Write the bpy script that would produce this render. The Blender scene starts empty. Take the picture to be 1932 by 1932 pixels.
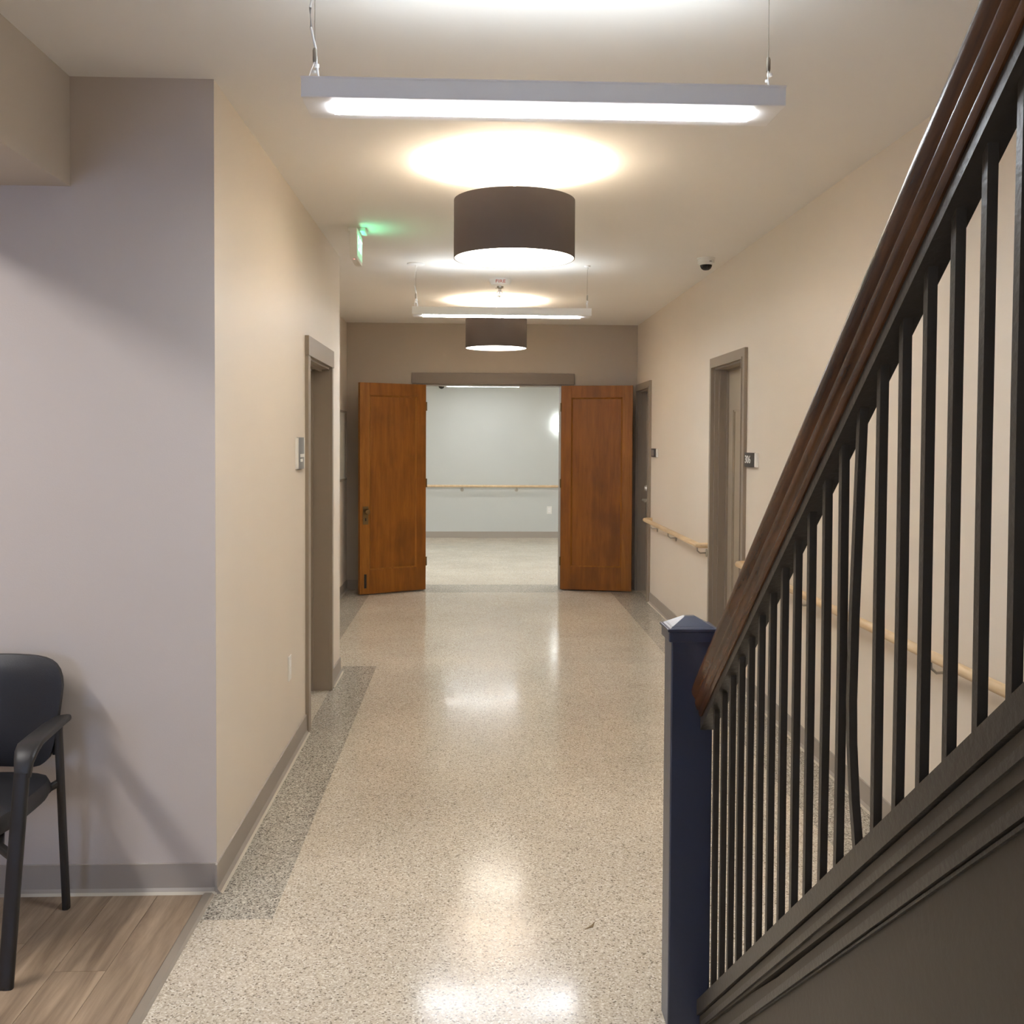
import bpy, bmesh, math, random
from mathutils import Vector, Matrix
random.seed(7)
S = bpy.context.scene
COL = S.collection

# ------------------------------------------------------------------ camera
YAW, PITCH, ROLL = math.radians(2.37), math.radians(1.78), math.radians(.3)
F_ = Vector((math.sin(YAW)*math.cos(PITCH), math.cos(YAW)*math.cos(PITCH), -math.sin(PITCH)))
R_ = F_.cross(Vector((0, 0, 1))).normalized(); U_ = R_.cross(F_)
R2 = R_*math.cos(ROLL) + U_*math.sin(ROLL); U2 = U_*math.cos(ROLL) - R_*math.sin(ROLL)
cam = bpy.data.cameras.new('camera'); camo = bpy.data.objects.new('camera', cam); COL.objects.link(camo)
M = Matrix((R2, U2, -F_)).transposed().to_4x4(); M.translation = Vector((0, 0, 1.56)); camo.matrix_world = M
cam.sensor_width = 36; cam.lens = 36*1930/1932; cam.shift_y = (891-966)/1932; cam.clip_start = .02
S.camera = camo

# ------------------------------------------------------------------ world, exposure
w = bpy.data.worlds.new('world'); S.world = w; w.use_nodes = True
w.node_tree.nodes['Background'].inputs[0].default_value = (.55, .7, 1, 1)
w.node_tree.nodes['Background'].inputs[1].default_value = .6
S.view_settings.view_transform = 'Standard'; S.view_settings.look = 'None'
S.view_settings.gamma = 1; S.view_settings.use_curve_mapping = False
S.view_settings.exposure = 2.22
try:
    S.cycles.max_bounces = 14; S.cycles.diffuse_bounces = 9
except Exception: pass
LIN_DOWN, LIN_UP, DRUM_W, DRUM_E = 15.5, 2.1, 6.0, 2.4
WARM, COOL = (1, .95, .87), (.93, .97, 1)

# ------------------------------------------------------------------ materials
def lin(r, g, b):
    f = lambda c: (c/255/12.92) if c/255 <= .04045 else ((c/255+.055)/1.055)**2.4
    return (f(r), f(g), f(b), 1)
def newmat(name):
    m = bpy.data.materials.new(name); m.use_nodes = True
    return m, m.node_tree, m.node_tree.nodes['Principled BSDF']
def N(t, kind, **kw):
    n = t.nodes.new(kind)
    for k, v in kw.items():
        if k in n.inputs: n.inputs[k].default_value = v
        else: setattr(n, k, v)
    return n
def objcoord(t, scale=(1, 1, 1)):
    g = N(t, 'ShaderNodeNewGeometry'); mp = N(t, 'ShaderNodeMapping')
    mp.inputs['Scale'].default_value = scale
    t.links.new(g.outputs['Position'], mp.inputs['Vector']); return mp.outputs[0]
def paint(name, col, rough=.5, var=.06, bump=.03, bscale=220, spec=.5, metal=0):
    m, t, p = newmat(name)
    v = objcoord(t)
    n = N(t, 'ShaderNodeTexNoise'); n.inputs['Scale'].default_value = 2.2; n.inputs['Detail'].default_value = 4
    t.links.new(v, n.inputs['Vector'])
    mx = N(t, 'ShaderNodeMix', data_type='RGBA')
    mx.inputs[6].default_value = tuple(c*(1-var) for c in col[:3])+(1,)
    mx.inputs[7].default_value = tuple(min(1, c*(1+var)) for c in col[:3])+(1,)
    t.links.new(n.outputs['Fac'], mx.inputs[0]); t.links.new(mx.outputs[2], p.inputs['Base Color'])
    p.inputs['Roughness'].default_value = rough; p.inputs['Metallic'].default_value = metal
    p.inputs['Specular IOR Level'].default_value = spec
    if bump:
        n2 = N(t, 'ShaderNodeTexNoise'); n2.inputs['Scale'].default_value = bscale; n2.inputs['Detail'].default_value = 3
        t.links.new(v, n2.inputs['Vector'])
        b = N(t, 'ShaderNodeBump'); b.inputs['Strength'].default_value = bump; b.inputs['Distance'].default_value = .01
        t.links.new(n2.outputs['Fac'], b.inputs['Height']); t.links.new(b.outputs[0], p.inputs['Normal'])
    return m
def emit(name, col, s):
    m, t, p = newmat(name)
    p.inputs['Base Color'].default_value = (.8, .8, .8, 1)
    p.inputs['Emission Color'].default_value = (*col, 1); p.inputs['Emission Strength'].default_value = s
    return m
def terrazzo(name, stops, scale, rough):
    m, t, p = newmat(name); v = objcoord(t)
    vo = N(t, 'ShaderNodeTexVoronoi'); vo.inputs['Scale'].default_value = scale; t.links.new(v, vo.inputs['Vector'])
    sp = N(t, 'ShaderNodeSeparateColor'); t.links.new(vo.outputs['Color'], sp.inputs[0])
    cr = N(t, 'ShaderNodeValToRGB'); cr.color_ramp.interpolation = 'CONSTANT'
    e = cr.color_ramp.elements
    for i, (pos, c) in enumerate(stops):
        el = e[i] if i < 2 else e.new(pos)
        el.position = pos; el.color = lin(*c)
    t.links.new(sp.outputs[0], cr.inputs[0])
    n = N(t, 'ShaderNodeTexNoise'); n.inputs['Scale'].default_value = 1.3; n.inputs['Detail'].default_value = 5
    t.links.new(v, n.inputs['Vector'])
    mr = N(t, 'ShaderNodeMapRange'); mr.inputs[1].default_value = .3; mr.inputs[2].default_value = .7
    mr.inputs[3].default_value = .9; mr.inputs[4].default_value = 1.06
    t.links.new(n.outputs['Fac'], mr.inputs[0])
    mx = N(t, 'ShaderNodeVectorMath', operation='SCALE')
    t.links.new(cr.outputs[0], mx.inputs[0]); t.links.new(mr.outputs[0], mx.inputs['Scale'])
    t.links.new(mx.outputs[0], p.inputs['Base Color'])
    n3 = N(t, 'ShaderNodeTexNoise'); n3.inputs['Scale'].default_value = 5; n3.inputs['Detail'].default_value = 4
    t.links.new(v, n3.inputs['Vector'])
    m3 = N(t, 'ShaderNodeMapRange'); m3.inputs[1].default_value = .3; m3.inputs[2].default_value = .7
    m3.inputs[3].default_value = rough*.8; m3.inputs[4].default_value = rough*1.3
    t.links.new(n3.outputs['Fac'], m3.inputs[0]); t.links.new(m3.outputs[0], p.inputs['Roughness'])
    n4 = N(t, 'ShaderNodeTexNoise'); n4.inputs['Scale'].default_value = 1.1; n4.inputs['Detail'].default_value = 2
    t.links.new(v, n4.inputs['Vector'])
    b = N(t, 'ShaderNodeBump'); b.inputs['Strength'].default_value = .04; b.inputs['Distance'].default_value = .02
    t.links.new(n4.outputs['Fac'], b.inputs['Height']); t.links.new(b.outputs[0], p.inputs['Normal'])
    p.inputs['Specular IOR Level'].default_value = .28
    return m
def wood(name, c1, c2, scale, rough, nscale=3.0, stain=None, spec=.5):
    """streaky grain; scale stretches the noise (small = long along that axis)"""
    m, t, p = newmat(name); v = objcoord(t, scale)
    oi = N(t, 'ShaderNodeObjectInfo')
    ad = N(t, 'ShaderNodeVectorMath', operation='ADD'); t.links.new(v, ad.inputs[0])
    ml = N(t, 'ShaderNodeMath', operation='MULTIPLY'); ml.inputs[1].default_value = 37
    t.links.new(oi.outputs['Random'], ml.inputs[0]); t.links.new(ml.outputs[0], ad.inputs[1])
    n = N(t, 'ShaderNodeTexNoise'); n.inputs['Scale'].default_value = nscale; n.inputs['Detail'].default_value = 7
    n.inputs['Roughness'].default_value = .62; n.inputs['Distortion'].default_value = .4
    t.links.new(ad.outputs[0], n.inputs['Vector'])
    cr = N(t, 'ShaderNodeValToRGB'); e = cr.color_ramp.elements
    e[0].position = .32; e[0].color = lin(*c1); e[1].position = .68; e[1].color = lin(*c2)
    t.links.new(n.outputs['Fac'], cr.inputs[0])
    out = cr.outputs[0]
    if stain:
        n2 = N(t, 'ShaderNodeTexNoise'); n2.inputs['Scale'].default_value = 3.1; n2.inputs['Detail'].default_value = 4
        g2 = objcoord(t, (1, 1, .6)); t.links.new(g2, n2.inputs['Vector'])
        c2r = N(t, 'ShaderNodeValToRGB'); q = c2r.color_ramp.elements
        q[0].position = .5; q[0].color = (0, 0, 0, 1); q[1].position = .75; q[1].color = (.75, .75, .75, 1)
        t.links.new(n2.outputs['Fac'], c2r.inputs[0])
        mx = N(t, 'ShaderNodeMix', data_type='RGBA'); t.links.new(c2r.outputs[0], mx.inputs[0])
        t.links.new(out, mx.inputs[6]); mx.inputs[7].default_value = lin(*stain); out = mx.outputs[2]
    t.links.new(out, p.inputs['Base Color']); p.inputs['Roughness'].default_value = rough
    p.inputs['Specular IOR Level'].default_value = spec
    return m

m_wall = paint('wall paint warm greige', lin(224, 213, 199), .5, .025, .04)
m_lobby = paint('wall paint grey', lin(198, 187, 178), .6, .025, .04)
m_cool = paint('wall paint pale grey', lin(196, 198, 194), .55, .02, .03)
m_far = paint('wall paint shaded greige', lin(186, 174, 159), .6, .02, .04)  # wall greige darkened, shade put into the paint colour
m_ceil = paint('ceiling paint', lin(236, 233, 229), .75, .015, .02)
m_trim = paint('taupe trim paint', lin(152, 138, 122), .4, .03, .02)
m_head = paint('taupe trim darker copy', lin(130, 117, 104), .42, .03, .02)  # darker copy of the trim taupe for the double door frame
m_leaf = paint('taupe door paint', lin(164, 150, 130), .38, .03, .02)
m_base = paint('taupe vinyl base', lin(164, 154, 143), .45, .03, .01)
m_toe = paint('pale caulk', lin(196, 186, 168), .6, .04, 0)
m_terr = terrazzo('terrazzo', [(0, (138, 126, 110)), (.05, (180, 166, 147)), (.2, (206, 194, 175)), (.5, (217, 207, 190)), (.72, (200, 187, 166)), (.92, (231, 224, 210))], 200, .135)
m_strip = terrazzo('dark terrazzo', [(0, (98, 92, 84)), (.11, (142, 134, 122)), (.28, (180, 172, 158)), (.6, (195, 187, 173)), (.8, (164, 156, 142)), (.93, (220, 213, 199))], 200, .15)
m_plank = wood('vinyl plank', (118, 99, 80), (176, 153, 128), (14, 1.1, 14), .5, 1.6)
m_reduce = paint('grey reducer', lin(150, 138, 124), .5, .03, 0)
m_oak = wood('varnished oak', (124, 71, 12), (148, 90, 22), (9, 9, .9), .45, 2.6, stain=(98, 54, 8), spec=.35)
m_oakedge = wood('worn oak edge', (128, 76, 16), (158, 101, 34), (9, 9, .9), .45, 2.6, spec=.35)
m_rail = wood('dark stained rail', (46, 26, 14), (104, 64, 32), (30, 2.2, 2.2), .25, 2.0)
m_beech = wood('pale maple', (206, 176, 136), (226, 200, 162), (6, 1, 6), .4, 3)
m_iron = paint('charcoal paint', lin(66, 59, 50), .36, .12, .12, 90)
m_panel = paint('charcoal panel', lin(74, 65, 52), .5, .08, .06, 60)
m_newel = paint('newel charcoal with blue sheen tint', lin(60, 63, 78), .3, .08, .06, 60)  # blue light sheen put evenly into the charcoal base colour
m_black = paint('black vinyl', lin(34, 34, 38), .42, .08, .08, 400)
m_bframe = paint('black chair frame', lin(38, 35, 34), .45, .08, .02)
m_white = paint('white enamel', lin(242, 240, 238), .4, .01, 0)
m_wplast = paint('white plastic', lin(232, 230, 224), .35, .01, 0)
m_fabric = paint('charcoal shade fabric', lin(100, 90, 84), .9, .05, .25, 900, spec=.15)
m_liner = paint('white shade liner', lin(240, 232, 220), .7, .01, 0)
m_steel = paint('brushed steel', lin(176, 170, 160), .3, .05, 0, metal=1)
m_chrome = paint('satin chrome', lin(226, 222, 214), .3, .02, 0, metal=.55)
m_brass = paint('aged brass', lin(120, 98, 66), .42, .15, .05, metal=.8)
m_dark = paint('dark metal', lin(30, 26, 22), .5, .1, 0)
m_dome = paint('smoked dome', lin(24, 18, 12), .08, .05, 0)
m_sblack = paint('sign charcoal', lin(58, 54, 50), .4, .03, 0)
m_sgrey = paint('sign grey', lin(124, 126, 128), .35, .03, 0)
m_letter = paint('white lettering', lin(240, 240, 236), .5, .01, 0)
m_red = paint('red lettering', lin(190, 80, 60), .5, .01, 0)
m_soffit = paint('soffit paint', lin(200, 190, 178), .7, .02, .03)
m_cork = paint('pale board', lin(198, 194, 184), .7, .05, .05)
m_led = emit('led diffuser', (.94, 1, 1.07), LIN_DOWN)
m_ledc = emit('led diffuser cool', COOL, 9)
m_ledc2 = emit('added light diffuser cool bright', COOL, 62)  # lens of the hidden added lights
m_up = emit('uplight lens', (.90, 1, 1.06), LIN_UP)
m_drum = emit('lamp diffuser', (1, .93, .80), DRUM_E)
m_sconce = emit('sconce glass', (.95, 1, 1), 1.2)
m_green = emit('exit green', (.12, .9, .45), .10)
m_greenl = emit('exit letters', (.6, 1, .8), .26)
m_redled = emit('red indicator', (1, .25, .25), .5)
m_panelL = emit('ceiling panel lens', (1, .97, .95), 13.5)

# ------------------------------------------------------------------ builders
class B:
    def __init__(s, xf=None): s.bm = bmesh.new(); s.xf = xf
    def box(s, x0, x1, y0, y1, z0, z1, bev=0, seg=2):
        r = bmesh.ops.create_cube(s.bm, size=1)
        for v in r['verts']:
            v.co = Vector(((x0+x1)/2+v.co.x*(x1-x0), (y0+y1)/2+v.co.y*(y1-y0), (z0+z1)/2+v.co.z*(z1-z0)))
        if bev:
            es = list({e for v in r['verts'] for e in v.link_edges})
            bmesh.ops.bevel(s.bm, geom=es, offset=bev, segments=seg, affect='EDGES', profile=.5)
        return s
    def prism(s, poly, a0, a1, ax):
        """closed polygon of 2-D points extruded along axis ax from a0 to a1"""
        def P(p, a):
            return {'x': (a, p[0], p[1]), 'y': (p[0], a, p[1]), 'z': (p[0], p[1], a)}[ax]
        A = [s.bm.verts.new(P(p, a0)) for p in poly]; C = [s.bm.verts.new(P(p, a1)) for p in poly]
        n = len(poly); s.bm.faces.new(A); s.bm.faces.new(C[::-1])
        for i in range(n): s.bm.faces.new((A[i], C[i], C[(i+1) % n], A[(i+1) % n]))
        return s
    def sweep(s, path, prof, up=(0, 0, 1), cap=True):
        """profile (side, up) swept along a polyline; a radius list gives a round tube"""
        path = [Vector(p) for p in path]; rings = []; up = Vector(up)
        for i, p in enumerate(path):
            d = (path[min(i+1, len(path)-1)]-path[max(i-1, 0)]).normalized()
            sd = d.cross(up)
            if sd.length < 1e-4: sd = d.cross(Vector((0, 1, 0)))
            sd.normalize(); u = sd.cross(d).normalized()
            pr = prof(i) if callable(prof) else prof
            rings.append([s.bm.verts.new(p+sd*a+u*b) for a, b in pr])
        n = len(rings[0])
        for a, b in zip(rings, rings[1:]):
            for i in range(n): s.bm.faces.new((a[i], a[(i+1) % n], b[(i+1) % n], b[i]))
        if cap: s.bm.faces.new(rings[0][::-1]); s.bm.faces.new(rings[-1])
        return s
    def tube(s, path, r, n=10, up=(0, 0, 1)):
        return s.sweep(path, [(r*math.cos(2*math.pi*k/n), r*math.sin(2*math.pi*k/n)) for k in range(n)], up)
    def lathe(s, prof, c, n=32, ax='z', sgn=1):
        """(radius, height) profile turned about an axis through c"""
        rings = []
        for r, h in prof:
            ring = []
            for k in range(n if r > 1e-6 else 1):
                a = 2*math.pi*k/n; q = (r*math.cos(a), r*math.sin(a), h*sgn)
                q = {'z': q, 'x': (q[2], q[0], q[1]), 'y': (q[0], q[2], q[1])}[ax]
                ring.append(s.bm.verts.new(Vector(c)+Vector(q)))
            rings.append(ring)
        for a, b in zip(rings, rings[1:]):
            for k in range(n):
                i, j = k % len(a), (k+1) % len(a); i2, j2 = k % len(b), (k+1) % len(b)
                vs = []
                for v in (a[i], a[j], b[j2], b[i2]):
                    if v not in vs: vs.append(v)
                if len(vs) > 2: s.bm.faces.new(vs)
        return s
def part(name, b, mat, parent=None, smooth=False):
    bm = b.bm
    if b.xf:
        for v in bm.verts: v.co = Vector(b.xf(v.co))
    bmesh.ops.remove_doubles(bm, verts=bm.verts, dist=1e-6)
    bmesh.ops.recalc_face_normals(bm, faces=bm.faces)
    o = Vector((0, 0, 0)); q = parent
    while q: o += q.location; q = q.parent
    for v in bm.verts: v.co -= o
    me = bpy.data.meshes.new(name); bm.to_mesh(me); bm.free()
    me.materials.append(mat)
    if smooth:
        for p in me.polygons: p.use_smooth = True
        try: me.set_sharp_from_angle(angle=math.radians(38))
        except Exception: pass
    ob = bpy.data.objects.new(name, me); COL.objects.link(ob); ob.parent = parent
    return ob
def tag(o, label, cat, group=None, kind=None):
    o['label'] = label; o['category'] = cat
    if group: o['group'] = group
    if kind: o['kind'] = kind
    return o
def thing(name, loc, label, cat, group=None, kind=None):
    o = bpy.data.objects.new(name, None); COL.objects.link(o); o.location = loc; o.empty_display_size = .1
    return tag(o, label, cat, group, kind)
def solo(name, b, mat, label, cat, kind='structure', smooth=False, group=None):
    return tag(part(name, b, mat, None, smooth), label, cat, group, kind)
def text(name, s_, size, mat, parent, origin, right, up, depth=.0015, sx=1, align='CENTER'):
    cu = bpy.data.curves.new('t', 'FONT'); cu.body = s_; cu.size = size; cu.extrude = depth/2
    cu.align_x = align; cu.align_y = 'CENTER'; cu.resolution_u = 3
    ob = bpy.data.objects.new('t', cu); COL.objects.link(ob)
    bpy.context.view_layer.update()
    me = bpy.data.meshes.new_from_object(ob.evaluated_get(bpy.context.evaluated_depsgraph_get()))
    bpy.data.objects.remove(ob); bpy.data.curves.remove(cu)
    r = Vector(right).normalized(); u = Vector(up).normalized(); n = r.cross(u)
    o = Vector((0, 0, 0)); q = parent
    while q: o += q.location; q = q.parent
    for v in me.vertices: v.co = Vector(origin)+r*v.co.x*sx+u*v.co.y+n*v.co.z-o
    me.materials.clear(); me.materials.append(mat)
    ob = bpy.data.objects.new(name, me); COL.objects.link(ob); ob.parent = parent
    return ob
def copy_tree(o, parent=None, delta=(0, 0, 0)):
    c = o.copy(); COL.objects.link(c); c.parent = parent
    if parent is None: c.location = o.location+Vector(delta)
    for ch in list(o.children): copy_tree(ch, c)
    return c

ZC = 2.77                                    # ceiling height
XL, XR0, SK = -.866, 1.672, .0075            # left wall face; right wall face x = XR0 + SK*y
RW = lambda c: (c[0]+XR0+SK*c[1], c[1], c[2])  # coordinates measured from the right wall's face

# ================================================================== SETTING
# floors
solo('floor', B().box(-.87, 1.95, -3.2, 10.45, -.15, 0).box(-1.5, -.87, 3.60, 10.45, -.15, 0).box(-6, 7, 10.45, 16.6, -.15, 0),
     m_terr, 'polished cream terrazzo floor running down the corridor', 'floor')
FLR = bpy.data.objects['floor']
part('border_strip', B().box(XL, -.636, 3.31, 7.04, -.02, .0007), m_strip, FLR)['label'] = 'dark speckled terrazzo border strip'
part('border_strip', B().box(-1.276, -1.006, 6.95, 10.45, -.02, .0007), m_strip, FLR)['label'] = 'dark speckled terrazzo border strip'
b = B(RW); b.box(-.292, .02, 2.9, 10.45, -.02, .0007); part('border_strip', b, m_strip, FLR)['label'] = 'dark speckled terrazzo border strip'
part('threshold_strip', B().box(-.48, .965, 10.45, 11.02, -.02, .0007), m_strip, FLR)['label'] = 'grey terrazzo threshold band in the doorway'
fl = solo('floor_lobby', B().box(-4.6, -.905, -3.2, 3.55, -.15, -.004), m_reduce, 'brown wood look plank floor under the black chair', 'floor')
pw, plen = .152, 1.22
k = 0
x = -.9065
while x > -4.5:
    y = 3.52-((k*.43) % 1)*plen; ys = [3.52]
    while y > .3: ys.append(y); y -= plen
    ys.append(max(y, -.6))
    for a, c in zip(ys, ys[1:]):
        if a-c > .02 and x-pw > -3.4:
            part('plank', B().box(x-pw+.0008, x-.0008, c+.0008, a-.0008, -.004, .001), m_plank, fl)
    x -= pw; k += 1
solo('trim_1', B().prism([(-.905, -.004), (-.905, .003), (-.9, .0055), (-.876, .0055), (-.868, .001), (-.868, -.004)], -3.2, 3.507, 'y'), m_reduce,
     'flat taupe reducer strip between plank floor and terrazzo', 'trim')

# walls
def wallx(b, x0, x1, y0, y1, holes, top=ZC):
    """wall slab with door holes (ya, yb, height)"""
    y = y0
    for ya, yb, h in holes:
        b.box(x0, x1, y, ya, 0, top); b.box(x0, x1, ya, yb, h, top); y = yb
    b.box(x0, x1, y, y1, 0, top); return b
solo('wall_left', wallx(B(), XL-.2, XL, 3.523, 6.862, [(5.49, 6.37, 2.02)]).box(-1.5, XL-.2, 6.70, 6.862, 0, ZC),
     m_wall, 'warm beige corridor wall with a taupe doorway and small grey sign', 'wall')
solo('wall_lobby', B().box(-4.6, XL, 3.52, 3.523, 0, ZC).box(-4.6, XL-.2, 3.523, 3.72, 0, ZC), m_lobby, 'grey wall behind the black armchair', 'wall')
solo('wall_recess', B().box(-1.5, -1.276, 6.862, 10.68, 0, ZC), m_wall, 'recessed wall beside the left wooden door leaf with framed board', 'wall')
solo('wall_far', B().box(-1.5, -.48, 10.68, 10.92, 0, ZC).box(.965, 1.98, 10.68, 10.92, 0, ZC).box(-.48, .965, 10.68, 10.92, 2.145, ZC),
     m_far, 'shaded greige end wall around the open double doors', 'wall')
b = B(RW); wallx(b, 0, .22, -3.2, 10.68, [(6.36, 7.18, 2.075), (9.85, 10.6, 2.075)])
solo('wall_right', b, m_wall, 'long beige wall with two taupe doors and maple handrails', 'wall')
solo('wall_back', B().box(-4.6, -3.3, -3.4, -3.2, 0, ZC).box(-1.7, 1.9, -3.4, -3.2, 0, ZC).box(-3.3, -1.7, -3.4, -3.2, 0, .9).box(-3.3, -1.7, -3.4, -3.2, 2.3, ZC),
     m_lobby, 'grey lobby wall with a window behind the camera', 'wall')
solo('wall_lobby_side', B().box(-4.8, -4.6, -3.4, 3.72, 0, ZC), m_lobby, 'grey side wall of the lobby', 'wall')
solo('wall_cross_corridor', B().box(-6, 7, 16.36, 16.55, 0, ZC), m_cool, 'pale grey wall seen through the open double doors', 'wall')
solo('wall_cross_end', B().box(-6.2, -6, 10.92, 16.55, 0, ZC), m_cool, 'pale grey end wall of the cross corridor', 'wall')
solo('wall_cross_end_other', B().box(7, 7.2, 10.92, 16.55, 0, ZC), m_cool, 'pale grey far end wall of the cross corridor', 'wall')
solo('wall_cross_front', B().box(-6, -1.5, 10.72, 10.92, 0, ZC).box(1.98, 7, 10.72, 10.92, 0, ZC), m_cool, 'pale grey near wall of the cross corridor', 'wall')
# ceiling with the stair opening, bulkhead over the lobby edge
solo('ceiling', B().box(-4.8, .5, -3.4, 10.92, ZC, ZC+.15).box(.5, 2.0, 1.5, 10.92, ZC, ZC+.15).box(.5, 2.0, -3.4, -2.2, ZC, ZC+.15)
     .box(-6.2, 7.2, 10.92, 16.6, ZC, ZC+.15), m_ceil, 'smooth off-white corridor ceiling', 'ceiling')
solo('wall_stairwell', B().box(.4, .5, -2.3, 1.6, ZC+.15, 4.6).box(2.0, 2.1, -2.3, 1.6, ZC, 4.6).box(.5, 2.0, 1.5, 1.6, ZC+.15, 4.6).box(.5, 2.0, -2.3, -2.2, ZC+.15, 4.6).box(.4, 2.1, -2.3, 1.6, 4.6, 4.7),
     m_far, 'stairwell walls above the corridor ceiling', 'wall')
solo('ceiling_bulkhead', B().box(-2.02, -1.343, -3.2, 3.52, 2.405, ZC), m_soffit, 'boxed ceiling bulkhead meeting the grey lobby wall', 'bulkhead')

# baseboards
def baseboard(name, b, label): return solo(name, b, m_base, label, 'baseboard')
cove = lambda x, d: [(x, 0), (x+d*.020, 0), (x+d*.017, .006), (x+d*.008, .018), (x+d*.006, .10), (x, .102)]
caulk = []
b = B(); b.prism(cove(XL, 1), 3.50, 5.43, 'y'); b.prism(cove(XL, 1), 6.42, 6.87, 'y')
bb = baseboard('baseboard_left', b, 'taupe vinyl cove base along the warm beige left wall')
t_ = B(); t_.prism([(XL+.016, 0), (XL+.027, 0), (XL+.018, .007)], 3.50, 5.43, 'y'); t_.prism([(XL+.016, 0), (XL+.027, 0), (XL+.018, .007)], 6.42, 6.87, 'y')
part('caulk_line', t_, m_toe, bb)
b = B(); b.prism([(3.52-a, z) for a, z in [(0, 0), (.020, 0), (.017, .006), (.008, .018), (.006, .10), (0, .102)]], -4.6, XL+.006, 'x')
bb = baseboard('baseboard_lobby', b, 'grey vinyl cove base behind the black armchair')
part('caulk_line', B().prism([(3.52-a, z) for a, z in [(.015, .001), (.027, .001), (.017, .008)]], -4.6, XL+.006, 'x'), m_toe, bb)
b = B(); b.prism(cove(-1.276, 1), 6.87, 10.68, 'y'); baseboard('baseboard_recess', b, 'taupe vinyl base along the recessed wall by the left door leaf')
b = B(RW)
for y0, y1 in ((-3.2, 6.29), (7.25, 9.785)): b.prism(cove(0, -1), y0, y1, 'y')
bb = baseboard('baseboard_right', b, 'taupe vinyl cove base along the long right wall')
b = B(RW); b.prism([(-.016, 0), (-.027, 0), (-.018, .007)], 2.7, 6.29, 'y'); b.prism([(-.016, 0), (-.027, 0), (-.018, .007)], 7.25, 9.785, 'y')
part('caulk_line', b, m_toe, bb)
b = B(); b.box(-1.27, -.6, 10.668, 10.68, 0, .1); b.box(1.085, 1.74, 10.668, 10.68, 0, .1); baseboard('baseboard_far', b, 'taupe vinyl base below the end wall')
baseboard('baseboard_cross', B().box(-6, 7, 16.35, 16.36, 0, .1), 'grey vinyl base of the pale wall beyond the double doors')

# window behind the camera (lights the newel post)
wi = thing('window_1', (-2.5, -3.3, .9), 'white framed lobby window with four panes', 'window', kind='structure')
part('window_frame', B().box(-3.3, -1.7, -3.34, -3.26, .9, .96).box(-3.3, -1.7, -3.34, -3.26, 2.24, 2.3).box(-3.3, -3.24, -3.34, -3.26, .96, 2.24)
     .box(-1.76, -1.7, -3.34, -3.26, .96, 2.24).box(-2.52, -2.48, -3.33, -3.27, .96, 2.24).box(-3.24, -1.76, -3.33, -3.27, 1.58, 1.62), m_white, wi)
part('window_sill', B().box(-3.36, -1.64, -3.2, -3.1, .86, .9, .005), m_white, wi)
mg, tg, pg = newmat('window glass'); pg.inputs['Transmission Weight'].default_value = 1; pg.inputs['Roughness'].default_value = 0; pg.inputs['IOR'].default_value = 1.05
for xa, xb in ((-3.24, -2.52), (-2.48, -1.76)):
    for za, zb in ((.96, 1.58), (1.62, 2.24)): part('pane', B().box(xa, xb, -3.303, -3.297, za, zb), mg, wi)
sun = bpy.data.lights.new('window_daylight', 'AREA'); sun.shape = 'RECTANGLE'; sun.size = 1.5; sun.size_y = 1.3; sun.energy = 16; sun.color = (.42, .6, 1)
so = bpy.data.objects.new('window_daylight', sun); COL.objects.link(so); so.location = (-2.5, -3.45, 1.6); so.rotation_euler = (math.radians(90), 0, math.radians(0))

# ================================================================== DOORS
# door in the left wall
d = thing('door_1', (XL-.1, 5.93, 0), 'deep taupe doorway in the beige left wall beside the grey sign', 'door', kind='structure')
part('casing', B().box(XL, XL+.018, 5.427, 5.503, 0, 2.002).box(XL, XL+.018, 6.357, 6.412, 0, 2.002), m_trim, d)
part('head_casing', B().box(XL, XL+.022, 5.422, 6.415, 2.002, 2.106, .002), m_trim, d)
part('jamb', B().box(XL-.2, XL, 5.49, 5.503, 0, 2.0).box(XL-.2, XL, 6.355, 6.37, 0, 2.0).box(XL-.2, XL, 5.49, 6.37, 1.99, 2.02), m_trim, d)
part('door_stop', B().box(XL-.115, XL-.10, 6.343, 6.355, 0, 1.99).box(XL-.115, XL-.10, 5.503, 5.515, 0, 1.99).box(XL-.115, XL-.10, 5.503, 6.355, 1.976, 1.99).box(XL-.06, XL-.045, 5.503, 6.355, 1.978, 1.99), m_trim, d)
lf = part('leaf', B().box(XL-.16, XL-.116, 5.507, 6.351, .012, 1.985), m_leaf, d)
part('lever_handle', B().lathe([(0, 0), (.026, 0), (.026, .008), (.01, .012), (.01, .045), (0, .045)], (XL-.116, 5.57, .98), 16, 'x').tube([(XL-.075, 5.57, .98), (XL-.075, 5.68, .98)], .009), m_steel, lf, True)
bl = bpy.data.lights.new('room_lamp', 'POINT'); bl.energy = 6; bl.color = (.3, .45, 1); bl.shadow_soft_size = .1
bo = bpy.data.objects.new('room_lamp', bl); COL.objects.link(bo); bo.location = (XL-.5, 5.8, .15)
solo('wall_side_room', B().box(-1.9, -1.85, 4.9, 6.7, 0, ZC).box(-1.85, XL-.2, 4.85, 4.9, 0, ZC).box(-1.9, XL-.2, 4.85, 6.7, -.15, 0), m_wall, 'walls of the small room behind the left door', 'wall')

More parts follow.
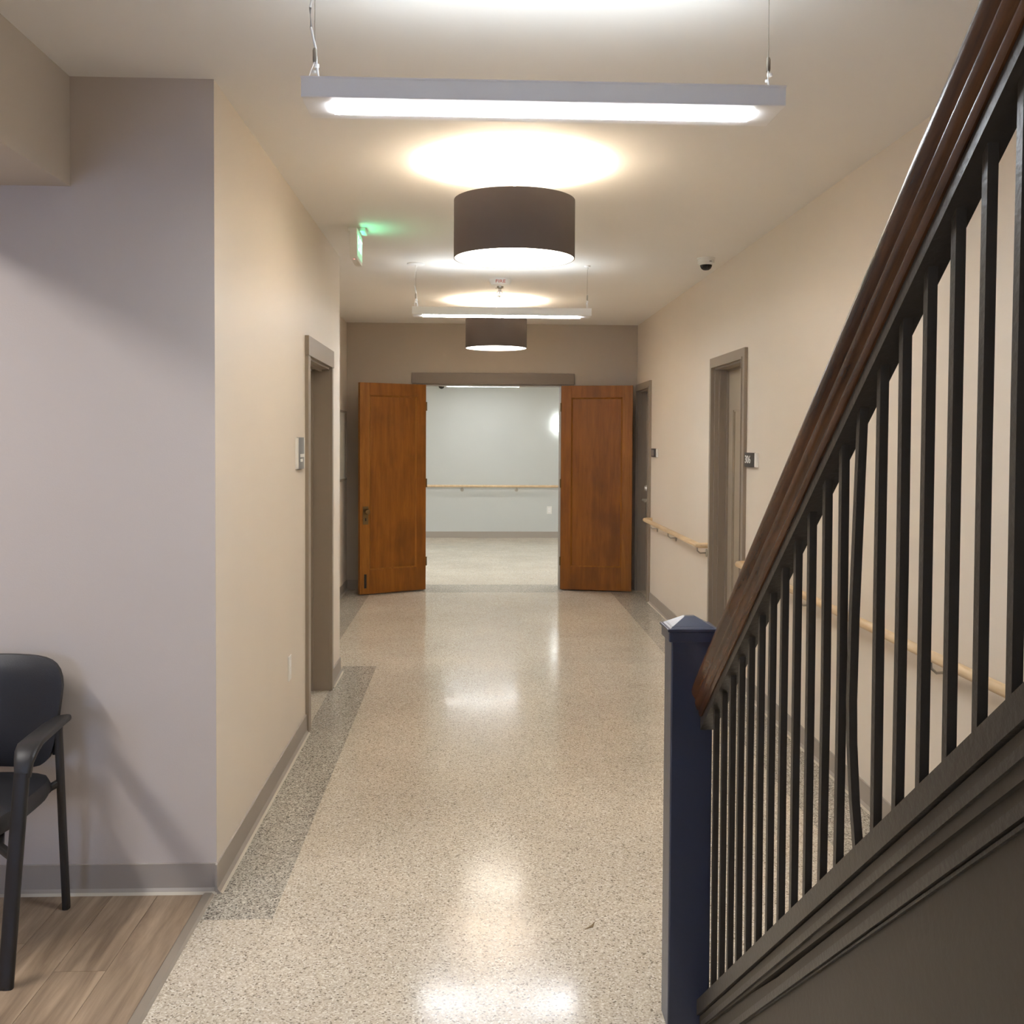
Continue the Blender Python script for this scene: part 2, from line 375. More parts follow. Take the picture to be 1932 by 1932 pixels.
def right_door(name, ya, yb, top, label, far):
    """doorway ya..yb (opening) in the right wall with casing, jamb, inset panelled leaf"""
    d = thing(name, (XR0+SK*(ya+yb)/2, (ya+yb)/2, 0), label, 'door', kind='structure')
    c = .068
    b = B(RW); b.box(-.02, 0, ya-c, ya, 0, top+c); b.box(-.02, 0, yb, yb+c if not far else yb+.062, 0, top+c); b.box(-.02, 0, ya, yb, top, top+c); part('casing', b, m_trim, d)
    b = B(RW); b.box(-.026, -.02, ya-.014, ya, 0, top+.014); b.box(-.026, -.02, yb, yb+.014, 0, top+.014); b.box(-.026, -.02, ya, yb, top, top+.014); part('casing_bead', b, m_trim, d)
    b = B(RW); b.box(0, .2, ya, ya+.012, 0, top); b.box(0, .2, yb-.012, yb, 0, top); b.box(0, .2, ya, yb, top-.012, top+.001)
    b.box(.085, .1, ya+.012, ya+.024, 0, top-.012); b.box(.085, .1, yb-.024, yb-.012, 0, top-.012); b.box(.085, .1, ya+.012, yb-.012, top-.024, top-.012)
    b.box(.03, .045, yb-.018, yb-.012, 0, top-.012)
    part('jamb', b, m_trim, d)
    y0, y1 = ya+.015, yb-.015
    b = B(RW)
    st, rt, rb = .125, .30, .24
    b.box(.1, .14, y0, y0+st, .008, top-.015); b.box(.1, .14, y1-st, y1, .008, top-.015)
    b.box(.1, .14, y0+st, y1-st, top-rt, top-.015); b.box(.1, .14, y0+st, y1-st, .008, rb)
    lf = part('leaf', b, m_leaf, d)
    b = B(RW); b.box(.112, .13, y0+st, y1-st, rb, top-rt); part('panel', b, m_leaf, lf)
    b = B(RW)
    for q in ((y0+st, y0+st+.012), (y1-st-.012, y1-st)): b.box(.105, .112, *q, rb, top-rt)
    b.box(.105, .112, y0+st, y1-st, rb, rb+.012); b.box(.105, .112, y0+st, y1-st, top-rt-.012, top-rt); part('panel_bead', b, m_leaf, lf)
    return d, lf
d2, l2 = right_door('door_2', 6.362, 7.178, 2.078, 'taupe panelled door beside the 306 room sign', False)
b = B(RW); b.lathe([(.009, 0), (.009, .006), (0, .006)], (.1, 6.80, 1.49), 14, 'x', -1); part('peephole', b, m_wplast, l2, True)
b = B(RW); b.box(.096, .1, 6.775, 6.795, .855, .915, .001); part('keyhole_plate', b, m_dark, l2)
d3, l3 = right_door('door_3', 9.853, 10.598, 2.078, 'taupe door with steel lever close to the right wooden door leaf', True)
b = B(RW); b.lathe([(.032, 0), (.032, .03), (.024, .05), (0, .052)], (.1, 10.46, 1.075), 16, 'x', -1); part('deadbolt', b, m_chrome, l3, True)
b = B(RW); b.lathe([(.032, 0), (.032, .012), (.013, .018), (.013, .07), (0, .07)], (.1, 10.46, .955), 16, 'x', -1); b.tube([(.035, 10.47, .955), (.033, 10.38, .952), (.042, 10.34, .95)], .013); part('lever_handle', b, m_chrome, l3, True)

# double door frame and leaves
d4 = thing('door_4', (.24, 10.68, 0), 'taupe door frame and header above the open doorway', 'door frame', kind='structure')
part('header_casing', B().box(-.604, 1.089, 10.652, 10.68, 2.145, 2.258, .003), m_head, d4)
part('side_casing', B().box(-.6, -.48, 10.655, 10.68, 0, 2.145), m_head, d4)
part('side_casing', B().box(.965, 1.085, 10.655, 10.68, 0, 2.145), m_head, d4)
part('jamb', B().box(-.48, -.466, 10.68, 10.93, 0, 2.145).box(.951, .965, 10.68, 10.93, 0, 2.145).box(-.466, .951, 10.68, 10.93, 2.131, 2.145), m_head, d4)
def wood_leaf(name, hinge, ang, sgn, label, knob):
    """leaf built along +x from the hinge then turned about it; front is -y"""
    W, H, T = .738, 2.118, .045
    d = thing(name, (hinge[0], hinge[1], 0), label, 'door', kind='structure')
    ca, sa = math.cos(ang), math.sin(ang)
    def xf(c): X = c[0]*sgn; return (hinge[0]+X*ca-c[1]*sa, hinge[1]+X*sa+c[1]*ca, c[2]+.012)
    sw, tr, br = .105, .125, .24
    part('stile', B(xf).box(0, sw, -T, 0, 0, H, .002), m_oak, d)
    part('stile', B(xf).box(W-sw, W, -T, 0, 0, H, .002), m_oakedge, d)
    part('rail', B(xf).box(sw, W-sw, -T, 0, H-tr, H, .0015), m_oak, d)
    part('rail', B(xf).box(sw, W-sw, -T, 0, 0, br, .0015), m_oak, d)
    part('panel', B(xf).box(sw, W-sw, -T+.016, -.016, br, H-tr), m_oak, d)
    mo = B(xf)
    tri = [(-T+.002, 0), (-T+.016, 0), (-T+.016, .014)]
    mo.prism([(y, br+z) for y, z in tri], sw, W-sw, 'x'); mo.prism([(y, H-tr-z) for y, z in tri], sw, W-sw, 'x')
    mo.prism([(sw+z, y) for y, z in tri], br, H-tr, 'z'); mo.prism([(W-sw-z, y) for y, z in tri], br, H-tr, 'z')
    part('panel_moulding', mo, m_oakedge, d)
    if knob:
        pl_ = part('knob_plate', B(xf).box(W-.09, W-.03, -T-.004, -T, .70, .88, .0015), m_brass, d)
        part('door_knob', B(xf).lathe([(.012, 0), (.012, .025), (.024, .032), (.029, .045), (.024, .058), (0, .062)], (W-.06, -T-.004, .83), 18, 'y', -1), m_brass, pl_, True)
        part('keyhole', B(xf).box(W-.066, W-.054, -T-.006, -T-.003, .735, .765), m_dark, pl_)
        part('floor_bolt', B(xf).box(W-.07, W-.045, -T-.006, -T, .06, .20, .002), m_dark, d)
        part('door_stop', B(xf).tube([(W-.02, .03, .0), (W-.02, .03, .1)], .008).tube([(W-.02, 0, .08), (W-.02, .03, .08)], .006), m_steel, d)
    for hz in (.25, 1.06, 1.85):
        part('hinge', B(xf).tube([(-.004, -T-.004, hz), (-.004, -T-.004, hz+.09)], .007, 8), m_brass, d)
    return d
wood_leaf('door_5', (-.474, 10.635), math.radians(30), -1, 'left varnished oak door leaf with brass knob plate, swung open', True)
wood_leaf('door_6', (.958, 10.645), math.radians(-13), 1, 'right varnished oak door leaf without knob, swung open near taupe door', False)

# ================================================================== STAIR
SL = .783                                     # slope of the flight (rises toward the camera)
st = thing('staircase', (1.15, 2.2, 0), 'charcoal staircase with iron balusters, square newel post and dark wooden handrail', 'staircase')
YF, RUN = 2.55, .2325; RISE = RUN*SL
def slanted(b, x0, x1, ca, cb, ya, yb):
    """slab between z = ca-SL*y and z = cb-SL*y"""
    return b.prism([(ya, max(0, ca-SL*ya)), (ya, max(.001, cb-SL*ya)), (yb, cb-SL*yb), (yb, ca-SL*yb)], x0, x1, 'x')
n = 15
for i in range(n):
    ya = YF-i*RUN; z = (i+1)*RISE
    part('riser', B().box(.66, 1.64, ya-.02, ya, z-RISE, z-.03), m_panel, st)
    part('tread', B().box(.66, 1.64, ya-RUN-.02, ya+.025, z-.03, z, .006), m_iron, st)
YE = -.9
top = 2.15
part('side_panel', B().prism([(2.64, 0), (2.64, .02), (2.0, top-.10-SL*2.0), (YE, top-.10-SL*YE), (YE, 0)], .622, .66, 'x'), m_panel, st)
sg = part('stringer', slanted(B(), .614, .66, top-.13, top-.045, 2.64, YE), m_panel, st)
part('stringer_cap', slanted(B(), .606, .665, top-.042, top, 2.64, YE), m_iron, sg)
part('stringer_bead', slanted(B(), .608, .614, top-.082, top-.066, 2.60, YE), m_iron, sg)
part('stringer_bead', slanted(B(), .611, .622, top-.150, top-.128, 2.56, YE), m_iron, sg)
part('stringer_bead', slanted(B(), .616, .622, top-.172, top-.158, 2.56, YE), m_iron, sg)

rl = st
RT = 2.868
part('top_band', slanted(B(), .606, .644, RT, RT+.034, 2.635, YE), m_iron, rl)
# moulded wooden handrail swept along the slope
half = [(.023, 0), (.027, .007), (.027, .013), (.023, .018), (.030, .025), (.034, .034), (.034, .039), (.029, .044), (.033, .051), (.039, .060), (.041, .069), (.037, .080), (.026, .089), (.012, .0925)]
prof = half+[(-a, b_) for a, b_ in half[::-1]]
pts = []
z0 = RT+.024
for y in (2.637, 2.628, 2.61, 2.4, 2.0, 1.6, 1.2, .8, .4, 0, YE): pts.append((.625, y, z0-SL*y))
def hp(i): k_ = (.55, .86, 1)[i] if i < 3 else 1; return [(a*k_, .046+(b_-.046)*k_) for a, b_ in prof]
part('handrail', B().sweep(pts, hp), m_rail, rl, True)
ys = [2.537-.0776*i for i in range(36)]
hb = .0067
for i, y in enumerate(ys):
    zb, zt = top-SL*y-.012, RT-SL*y+.012
    bent = i == 12
    jx = random.uniform(-.0012, .0012)
    if bent:
        path = [(.625, y-.012, zb), (.625, y-.010, zb+.02), (.624, y+.008, zb+.10), (.623, y+.020, zb+.19), (.622, y+.021, zb+.26), (.622, y+.016, zb+.40), (.625, y, zt)]
    else:
        path = [(.625, y, zb), (.625+jx, y+random.uniform(-.001, .001), (zb+zt)/2), (.625, y, zt)]
    part('baluster', B().sweep(path, [(-hb, -hb), (-hb*.86, -hb*1.05), (hb, -hb), (hb, hb), (-hb, hb)], up=(0, 1, 0)), m_iron, rl)
nw = part('newel_post', B().box(.530, .641, 2.645, 2.738, 0, 1.075, .004), m_newel, rl)
part('newel_cap', B().box(.522, .649, 2.637, 2.746, 1.035, 1.062, .003).box(.518, .653, 2.633, 2.750, 1.062, 1.070, .002), m_newel, nw)
cp = B(); vs = [cp.bm.verts.new(q) for q in [(.526, 2.641, 1.070), (.645, 2.641, 1.070), (.645, 2.742, 1.070), (.526, 2.742, 1.070)]]
ap = [cp.bm.verts.new(q) for q in [(.572, 2.682, 1.096), (.600, 2.682, 1.096), (.600, 2.701, 1.096), (.572, 2.701, 1.096)]]
cp.bm.faces.new(ap); cp.bm.faces.new(vs[::-1])
for i in range(4): cp.bm.faces.new((vs[i], vs[(i+1) % 4], ap[(i+1) % 4], ap[i]))
part('cap_pyramid', cp, m_newel, nw)

# ================================================================== CEILING LIGHTS
def linear_light(xc, y0, label, lens=None, drop=0, zc=ZC):
    L = .6125; x0, x1 = xc-L, xc+L; z0, z1 = 2.415-drop, 2.466-drop
    d = thing('linear_pendant_light', (xc, y0+.085, zc), label, 'ceiling light', 'suspended linear lights')
    D = .172
    part('housing', B().box(x0, x1, y0, y0+D, z0, z1-.003, .0015), m_white, d)
    part('housing_lip', B().box(x0-.001, x1+.001, y0-.001, y0+.004, z1-.004, z1).box(x0-.001, x1+.001, y0+D-.004, y0+D+.001, z1-.004, z1), m_white, d)
    part('diffuser', B().box(x0+.068, x1-.068, y0+.046, y0+D-.05, z0-.005, z0+.001, .002), lens or m_led, d)
    part('uplight_lens', B().box(x0+.1, x1-.1, y0+.03, y0+D-.03, z1-.004, z1-.001), m_up, d)
    for sx, xm in ((-1, x0+.022), (1, x1-.022)):
        ym = y0+D/2
        R = .062 if sx < 0 else .022
        part('ceiling_canopy', B().lathe([(R, 0), (R, .006), (R*.85, .011), (.006, .012), (.006, .025), (0, .025)], (xm, ym, zc), 24, 'z', -1), m_white, d, True)
        part('cable', B().tube([(xm, ym, zc), (xm, ym, z1+.10)], .0012, 6), m_steel, d)
        part('cable_gripper', B().lathe([(0, 0), (.005, 0), (.006, .006), (.006, .03), (.004, .036), (0, .036)], (xm, ym, z1+.065), 12), m_steel, d, True)
        for s2 in (-1, 1):
            part('hanger_wire', B().tube([(xm, ym, z1+.068), (xm+s2*.006, ym+s2*.02, z1+.04), (xm+s2*.011, ym+s2*.055, z1-.003)], .0013, 6), m_white, d)
        part('wire_clip', B().lathe([(0, 0), (.007, .002), (.007, .01), (0, .012)], (xm+.004, ym, z1+.05), 10).lathe([(0, 0), (.006, .002), (.006, .008), (0, .01)], (xm-.002, ym, z1+.035), 10), m_white, d, True)
        if sx < 0:
            part('power_cord', B().tube([(xm+.004, ym, zc), (xm-.002, ym, zc-.05), (xm-.012, ym, zc-.10), (xm-.010, ym, zc-.15), (xm+.002, ym, z1+.10), (xm+.004, ym, z1+.06), (xm+.013, ym, z1-.003)], .0032, 8), m_white, d, True)
    return d
linear_light(.188, 2.6, 'white suspended linear light above the stair foot, in front of the larger drum lamp')
linear_light(.188, -1.8, 'added white linear light, unseen behind the camera at the lobby end')  # added out of view to brighten fixture fronts and near walls
linear_light(.217, 7.0, 'white suspended linear light between the two drum lamps')
linear_light(.195, 15.35, 'white suspended linear light in the cross corridor seen over the doorway', m_ledc, .045)
linear_light(.2, 11.4, 'white suspended linear light just behind the doorway header, before the pale wall')
linear_light(-2.3, 12.7, 'added white linear light hidden in the cross corridor, behind the left oak leaf', m_ledc2)  # hidden pair added to light the pale wall and floor evenly
linear_light(2.75, 12.7, 'added white linear light hidden in the cross corridor, behind the right oak leaf', m_ledc2)

def drum(xc, yc, label):
    Rr = .2655; zt, zb = 2.610, 2.357
    d = thing('drum_pendant_lamp', (xc, yc, ZC), label, 'ceiling lamp', 'drum lamps along the corridor')
    sh = part('lamp_shade', B().lathe([(Rr-.002, zt), (Rr, zt), (Rr, zb), (Rr-.002, zb), (Rr-.002, zt)], (xc, yc, 0), 72), m_fabric, d, True)
    part('shade_liner', B().lathe([(Rr-.0025, zt-.001), (Rr-.0025, zb+.001), (Rr-.0045, zb+.001), (Rr-.0045, zt-.001), (Rr-.0025, zt-.001)], (xc, yc, 0), 72), m_liner, sh, True)
    part('diffuser', B().lathe([(0, 0), (Rr-.005, 0), (Rr-.005, .004), (0, .004)], (xc, yc, zb+.006), 64), m_drum, d)
    part('ceiling_canopy', B().lathe([(0, 0), (.065, 0), (.065, .012), (.05, .022), (0, .022)], (xc, yc, ZC), 28, 'z', -1), m_white, d, True)
    part('stem', B().tube([(xc, yc, ZC-.02), (xc, yc, zb+.09)], .006, 10), m_white, d)
    sp = B()
    for a in range(3):
        an = a*2.0944+.4; sp.tube([(xc, yc, zt-.03), (xc+math.cos(an)*(Rr-.003), yc+math.sin(an)*(Rr-.003), zt-.03)], .0025, 6)
    part('shade_spider', sp, m_white, d)
    part('socket', B().lathe([(0, 0), (.018, 0), (.02, .03), (.012, .05), (0, .05)], (xc, yc, zb+.045), 16), m_white, d, True)
    for k_ in range(3):
        an = k_*2.0944+.9
        l = bpy.data.lights.new('bulb', 'POINT'); l.energy = DRUM_W/3; l.color = WARM; l.shadow_soft_size = .02
        lo = bpy.data.objects.new('bulb', l); COL.objects.link(lo); lo.parent = d
        lo.location = (.03*math.cos(an), .03*math.sin(an), zb+.03-ZC)
    return d
drum(.192, 4.52, 'charcoal drum pendant lamp nearer the stair, with glowing white underside')
drum(.225, 8.90, 'charcoal drum pendant lamp hanging just before the double doors')

# flush panel in the lobby ceiling beyond the bulkhead
lp = thing('ceiling_panel_light', (-2.6, 1.9, ZC), 'slim flush ceiling light strip over the lobby chairs', 'ceiling light')
part('frame', B().box(-2.73, -2.47, 1.2, 2.6, ZC-.03, ZC).box(-2.71, -2.49, 1.22, 2.58, ZC-.034, ZC-.03), m_white, lp)
part('lens', B().box(-2.70, -2.50, 1.23, 2.57, ZC-.037, ZC-.034), m_panelL, lp)

# ================================================================== CEILING DEVICES
ex = thing('exit_sign', (-.652, 5.93, ZC), 'slim edge-on exit sign with green glowing face hung from the ceiling', 'exit sign')
part('canopy', B().box(-.70, -.60, 5.90, 6.03, ZC-.022, ZC, .004), m_wplast, ex)
part('housing', B().box(-.678, -.636, 5.80, 6.075, 2.578, ZC-.02, .004), m_wplast, ex)
fc = part('face', B().box(-.636, -.634, 5.812, 6.063, 2.595, 2.735), m_green, ex)
text('lettering', 'EXIT', .12, m_greenl, fc, (-.633, 5.9375, 2.665), (0, 1, 0), (0, 0, 1))
part('indicator', B().lathe([(0, 0), (.004, 0), (.003, .003), (0, .003)], (-.655, 5.83, 2.578), 10, 'z', -1), m_redled, ex)
gl = bpy.data.lights.new('exit_glow', 'AREA'); gl.shape = 'RECTANGLE'; gl.size = .13; gl.size_y = .24; gl.energy = .11; gl.color = (.1, 1, .45)
go = bpy.data.objects.new('exit_glow', gl); COL.objects.link(go); go.parent = ex; go.location = (.022, .0, -.09); go.rotation_euler = (0, math.radians(-90), 0)

fs = thing('fire_strobe', (.224, 7.74, ZC), 'round white ceiling fire alarm strobe marked FIRE', 'fire alarm')
part('housing', B().lathe([(0, 0), (.082, 0), (.084, .012), (.07, .04), (.045, .05), (0, .052)], (.224, 7.74, ZC), 36, 'z', -1), m_wplast, fs, True)
part('strobe_lens', B().lathe([(0, 0), (.026, 0), (.024, .012), (.012, .02), (0, .021)], (.224, 7.74, ZC-.05), 20, 'z', -1), m_steel, fs, True)
text('lettering', 'FIRE', .034, m_red, fs, (.224, 7.662, ZC-.024), (1, 0, 0), (0, -.47, 1), depth=.004, sx=1.25)
sp = thing('sprinkler_head', (.232, 8.17, ZC), 'small white pendent sprinkler head behind the fire strobe', 'sprinkler')
part('escutcheon', B().lathe([(0, 0), (.034, 0), (.032, .006), (.012, .012), (.012, .03), (0, .03)], (.232, 8.17, ZC), 24, 'z', -1), m_wplast, sp, True)
part('frame_arms', B().tube([(.214, 8.17, ZC-.028), (.212, 8.17, ZC-.045), (.228, 8.17, ZC-.062)], .003, 6).tube([(.250, 8.17, ZC-.028), (.252, 8.17, ZC-.045), (.236, 8.17, ZC-.062)], .003, 6), m_wplast, sp)
part('deflector', B().lathe([(0, 0), (.036, 0), (.036, .003), (0, .003)], (.232, 8.17, ZC-.064), 20, 'z', -1), m_wplast, sp)
part('bulb_pin', B().tube([(.232, 8.17, ZC-.028), (.232, 8.17, ZC-.085)], .0025, 6), m_dark, sp)

def dome_cam(loc, label, s=1):
    x, y, z = loc
    d = thing('dome_camera', loc, label, 'security camera', 'ceiling dome cameras')
    part('base', B().lathe([(0, 0), (.060*s, 0), (.060*s, .008*s), (.055*s, .012*s), (.054*s, .036*s), (.043*s, .046*s), (0, .046*s)], loc, 32, 'z', -1), m_wplast, d, True)
    dm = part('dome', B().lathe([(.040*s, .045*s), (.038*s, .056*s), (.031*s, .069*s), (.018*s, .078*s), (0, .081*s)], loc, 28, 'z', -1), m_dome, d, True)
    part('set_screw', B().box(x+.010*s, x+.024*s, y-.057*s, y-.053*s, z-.03*s, z-.027*s), m_dark, d)
    return d
dome_cam((1.555, 6.74, ZC), 'white dome camera with smoked bubble by the right wall')
# camera on the cross-corridor wall: bracket arm and dome
wc = thing('wall_camera', (-.45, 16.36, 2.40), 'small dark bubble camera on the pale wall beyond the doors', 'security camera')
part('bracket', B().box(-.48, -.42, 16.33, 16.36, 2.40, 2.48, .003).box(-.465, -.435, 16.2, 16.33, 2.43, 2.46, .003), m_wplast, wc)
part('dome', B().lathe([(.045, 0), (.05, .02), (.045, .04), (.03, .06), (0, .07)], (-.45, 16.2, 2.435), 20, 'z', -1), m_dome, wc, True)

# ================================================================== WALL THINGS
# grey sign by the left door
sx = XL
sg1 = thing('room_sign', (sx, 5.24, 1.49), 'grey and white curved wall sign beside the left taupe doorway', 'sign')
def curve_sign(b, y0, y1, z0, z1, x, bow, sgn, n=8):
    poly = [(x, y0)]
    for i in range(n+1):
        t = i/n; poly.append((x+sgn*(.010+bow*math.sin(math.pi*t)), y0+(y1-y0)*t))
    poly.append((x, y1)); return b.prism(poly, z0, z1, 'z')
part('backing', curve_sign(B(), 5.125, 5.355, 1.412, 1.568, sx, .006, 1), m_wplast, sg1)
part('face_panel', curve_sign(B(), 5.150, 5.322, 1.410, 1.570, sx+.002, .006, 1), m_sgrey, sg1)
part('lettering_block', B().box(sx+.0165, sx+.0195, 5.170, 5.285, 1.470, 1.486), m_letter, sg1)
part('pictogram', B().box(sx+.0165, sx+.0195, 5.170, 5.235, 1.447, 1.462), m_letter, sg1)
# right-hand room signs (right wall coordinates)
def right_sign(name, y0, y1, z0, z1, txt, label, framed):
    d = thing(name, (XR0+SK*(y0+y1)/2, (y0+y1)/2, (z0+z1)/2), label, 'sign')
    b = B(RW); b.box(-.014, 0, y0, y1, z0, z1, .0015); part('backing', b, m_wplast, d)
    b = B(RW); curve_sign(b, y0+.042, y1+.002, z0-.001, z1+.001, -.006, .005, -1); part('face_panel', b, m_sblack, d)
    yc = (y0+.042+y1)/2
    if framed:
        b = B(RW); b.box(-.024, -.020, yc-.07, yc+.07, z0+.012, z1-.012); part('insert_card', b, m_sgrey, d)
    ym = yc+.02
    if txt: text('lettering', txt, .068, m_letter, d, (XR0+SK*ym-.0215, ym, (z0+z1)/2), (0, -1, 0), (0, 0, 1), sx=1.25, depth=.002)
    return d
right_sign('room_sign', 6.02, 6.275, 1.407, 1.492, '306', 'charcoal and white room number sign reading 306', False)
right_sign('room_sign', 9.41, 9.70, 1.412, 1.490, None, 'dark room sign with a grey insert beside the far taupe door', True)
# framed board on recess wall
nb = thing('notice_board', (-1.276, 10.05, 1.15), 'pale board in thin taupe frame beside the left wooden door leaf', 'notice board')
part('board', B().box(-1.276, -1.266, 9.64, 10.47, 1.17, 1.83), m_cork, nb)
fr = B(); fr.box(-1.276, -1.252, 9.62, 10.494, 1.15, 1.17); fr.box(-1.276, -1.252, 9.62, 10.494, 1.83, 1.848); fr.box(-1.276, -1.252, 9.62, 9.64, 1.17, 1.83); fr.box(-1.276, -1.252, 10.474, 10.494, 1.17, 1.83)
part('frame', fr, m_trim, nb)
def outlet(loc, nrm, label):
    """duplex outlet; nrm is '+x' (left wall) or '-y' (end wall)"""
    x, y, z = loc
    d = thing('wall_outlet', loc, label, 'outlet', 'white wall outlets')
    if nrm == '+x':
        p = part('cover_plate', B().box(x, x+.005, y-.036, y+.036, z-.059, z+.059, .0015), m_wplast, d)
        for q in (-.02, .02): part('receptacle', B().box(x+.004, x+.007, y-.017, y+.017, z+q-.014, z+q+.014, .001), m_white, p)
    else:
        p = part('cover_plate', B().box(x-.04, x+.04, y-.005, y, z-.062, z+.062, .0015), m_wplast, d)
        for q in (-.02, .02): part('receptacle', B().box(x-.018, x+.018, y-.007, y-.004, z+q-.014, z+q+.014, .001), m_white, p)
    return d
outlet((XL, 4.942, .458), '+x', 'white outlet low on the beige wall before the left doorway')
outlet((1.28, 16.36, .445), '-y', 'white outlet low on the pale wall beyond the double doors')
# sconce
sc = thing('wall_sconce', (1.42, 16.36, 1.83), 'glowing white box wall sconce on the pale wall beyond the doors', 'wall lamp')
part('back_plate', B().box(1.35, 1.49, 16.345, 16.36, 1.72, 1.94), m_white, sc)
part('glass_shade', B().prism([(1.335, 16.345), (1.345, 16.28), (1.385, 16.255), (1.455, 16.255), (1.495, 16.28), (1.505, 16.345)], 1.70, 1.952, 'z'), m_sconce, sc)

# handrails
def bracket(parent, xf, y, z):
    b = B(xf); b.lathe([(0, 0), (.03, 0), (.03, .006), (0, .008)], (0, y, z-.06), 16, 'x', -1)
    b.tube([(-.005, y, z-.06), (-.05, y, z-.062), (-.07, y, z-.045), (-.072, y, z-.018)], .0055, 8, (0, 1, 0))
    part('bracket', b, m_steel, parent, True)
def right_rail(y0, y1, brs, label, ret0, ret1, flip=None):
    z = .81; d = thing('wall_handrail', (XR0+SK*(y0+y1)/2, (y0+y1)/2, z), label, 'handrail', 'maple wall handrails')
    path = []
    if ret0: path += [(-.002, y0, z), (-.06, y0+.006, z), (-.074, y0+.02, z)]
    else: path += [(-.074, y0, z)]
    path += [(-.074, (y0+y1)/2, z)]
    if ret1: path += [(-.074, y1-.02, z), (-.06, y1-.006, z), (-.002, y1, z)]
    else: path += [(-.074, y1, z)]
    part('rail', B(RW).tube(path, .0195, 16), m_beech, d, True)
    for y in brs: bracket(d, RW, y, z)
    return d
right_rail(7.29, 9.70, (7.36, 8.5, 9.4), 'short maple handrail between the two taupe doors', True, True)
right_rail(2.75, 6.2, (3.52, 5.0, 6.05), 'long maple handrail behind the stair balusters', True, True)
hr = thing('wall_handrail', (.4, 16.36, .83), 'maple handrail across the pale wall beyond the double doors', 'handrail', 'maple wall handrails')
part('rail', B().tube([(-5, 16.286, .83), (0, 16.286, .83), (5.5, 16.286, .83)], .0195, 14), m_beech, hr, True)
for x in (-3.4, -2.2, -1.2, -.12, .70+.05, 1.66, 2.6, 3.6, 4.6):
    XF = lambda c, x=x: (x+(c[1]), 16.36+c[0], c[2])
    bracket(hr, XF, 0, .83)

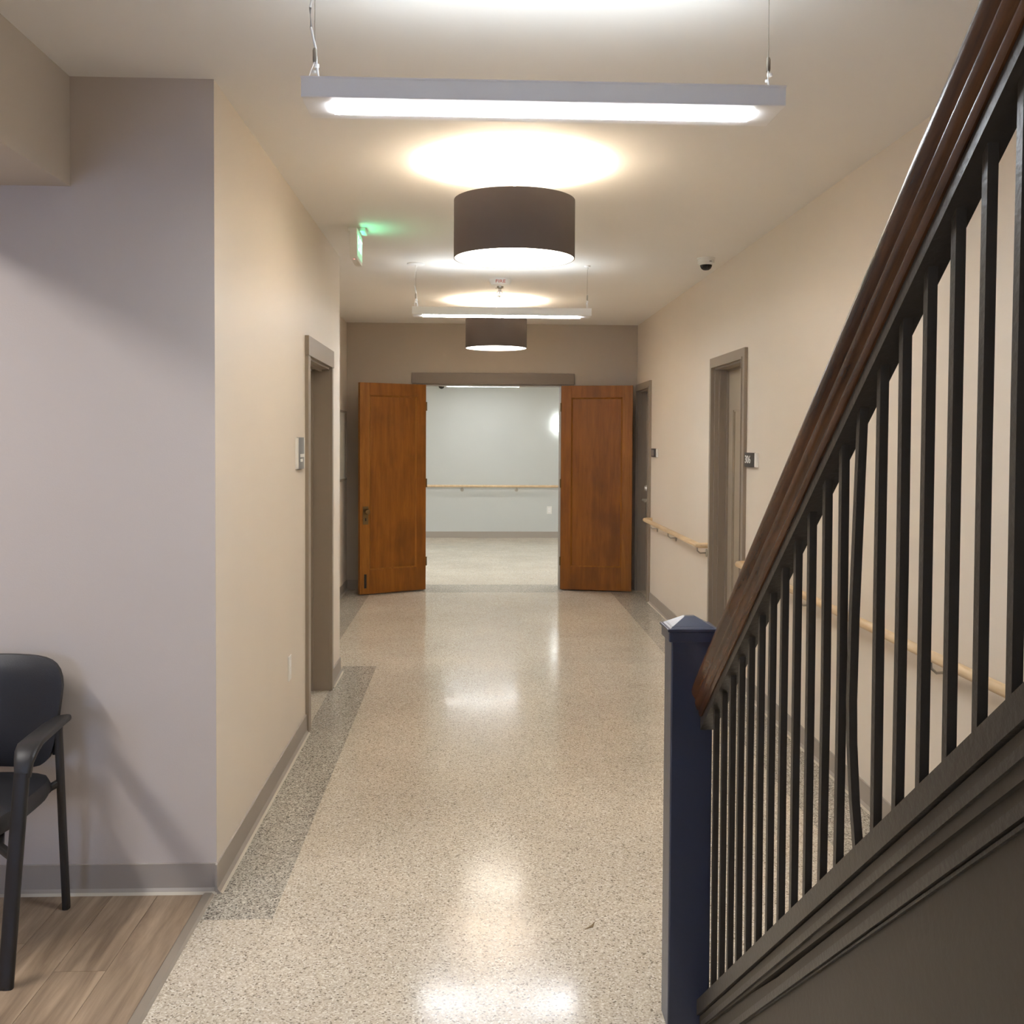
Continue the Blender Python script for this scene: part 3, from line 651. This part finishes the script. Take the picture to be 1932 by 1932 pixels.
# ================================================================== CHAIR
def chair():
    cx = -1.565
    d = thing('guest_chair', (cx, 3.15, 0), 'black padded armchair standing against the grey lobby wall', 'chair')
    # backrest: curved padded slab
    bm = B(); nx, nz = 14, 12
    def surf(u, v, t):
        hw = .205+.032*min(1, v*1.3); cu = 1-abs(u)**6*.0
        # rounded corners through a superellipse
        a, c = u, v*2-1
        k_ = 1.0
        r = (abs(a)**5+abs(c)**5)**(1/5); m_ = max(abs(a), abs(c))
        if r > 1e-6: k_ = m_/r
        a, c = a*k_, c*k_
        x = cx+a*hw; z = .475+(c+1)/2*.365
        y = 3.425-.06*(a*a)+.03*((c+1)/2)
        edge = max(abs(u), abs(v*2-1)); th = .026*(1-edge**4)+.010
        return (x, y+t*th, z)
    grid = {}
    for t in (-1, 1):
        for i in range(nx+1):
            for j in range(nz+1): grid[t, i, j] = bm.bm.verts.new(surf(i/nx*2-1, j/nz, t))
    for t in (-1, 1):
        for i in range(nx):
            for j in range(nz):
                q = [grid[t, i, j], grid[t, i+1, j], grid[t, i+1, j+1], grid[t, i, j+1]]
                bm.bm.faces.new(q if t < 0 else q[::-1])
    rim = [(i, 0) for i in range(nx)]+[(nx, j) for j in range(nz)]+[(nx-i, nz) for i in range(nx)]+[(0, nz-j) for j in range(nz)]
    for (a, b_), (c, e) in zip(rim, rim[1:]+rim[:1]):
        bm.bm.faces.new((grid[-1, a, b_], grid[1, a, b_], grid[1, c, e], grid[-1, c, e]))
    part('backrest', bm, m_black, d, True)
    # seat cushion
    sb = B(); rings = []
    for z, s_ in ((.402, .90), (.408, .97), (.425, 1.0), (.448, 1.0), (.462, .97), (.470, .88), (.473, .5)):
        ring = []
        for k_ in range(40):
            a = 2*math.pi*k_/40; ca, sa = math.cos(a), math.sin(a)
            r = (abs(ca)**4.5+abs(sa)**4.5)**(-1/4.5)
            ring.append(sb.bm.verts.new((cx+ca*r*.228*s_, 3.165+sa*r*.235*s_, z-.012*(sa*r < -.7))))
        rings.append(ring)
    for a, b_ in zip(rings, rings[1:]):
        for k_ in range(40): sb.bm.faces.new((a[k_], a[(k_+1) % 40], b_[(k_+1) % 40], b_[k_]))
    sb.bm.faces.new(rings[0][::-1]); sb.bm.faces.new(rings[-1])
    part('seat', sb, m_black, d, True)
    flat = lambda w, h: [(w*math.copysign(abs(math.cos(a))**.6, math.cos(a)), h*math.copysign(abs(math.sin(a))**.6, math.sin(a))) for a in [2*math.pi*k_/16 for k_ in range(16)]]
    for s_ in (1, -1):
        X = lambda off: cx+s_*off
        # front leg: broad flat bar leaning forward
        part('leg', B().sweep([(X(.258), 2.905, 0), (X(.270), 2.935, .3), (X(.284), 2.965, .60)], flat(.0215, .012), up=(0, 1, 0)), m_bframe, d, True)
        part('leg', B().sweep([(X(.234), 3.405, 0), (X(.229), 3.39, .3), (X(.223), 3.38, .60), (X(.222), 3.385, .64)], flat(.011, .016), up=(0, 1, 0)), m_bframe, d, True)
        arm = [(X(.286), 2.965, .585), (X(.286), 2.972, .625), (X(.285), 2.992, .650), (X(.280), 3.03, .662), (X(.270), 3.12, .660), (X(.255), 3.25, .655), (X(.243), 3.36, .648), (X(.238), 3.39, .638)]
        part('armrest', B().sweep(arm, lambda i: flat((.0225, .027, .033, .036, .036, .034, .029, .02)[i], .012), up=(s_*.001, -.7, .7)), m_bframe, d, True)
        part('side_bar', B().sweep([(X(.229), 3.388, .432), (X(.20), 3.36, .42), (X(.19), 3.20, .40)], flat(.010, .012)), m_bframe, d, True)
        part('side_bar', B().sweep([(X(.272), 2.94, .36), (X(.21), 2.985, .375), (X(.17), 3.08, .395)], flat(.012, .012)), m_bframe, d, True)
        part('foot_glide', B().lathe([(.012, 0), (.012, .008), (0, .008)], (X(.258), 2.905, 0), 12).lathe([(.012, 0), (.012, .008), (0, .008)], (X(.234), 3.405, 0), 12), m_dark, d)
    part('back_support', B().box(cx-.208, cx+.208, 3.432, 3.446, .52, .55, .004).box(cx-.218, cx-.2, 3.384, 3.432, .52, .55, .003).box(cx+.2, cx+.218, 3.384, 3.432, .52, .55, .003), m_bframe, d)
    return d
chair()

# tiny scrap lying on the floor
sc_ = B(); q = [(.372, 3.207), (.402, 3.222), (.412, 3.262), (.396, 3.232)]
sc_.prism(q, 0, .0012, 'z'); tag(part('leaf_scrap', sc_, m_brass), 'tiny brown scrap lying on the terrazzo floor', 'scrap')
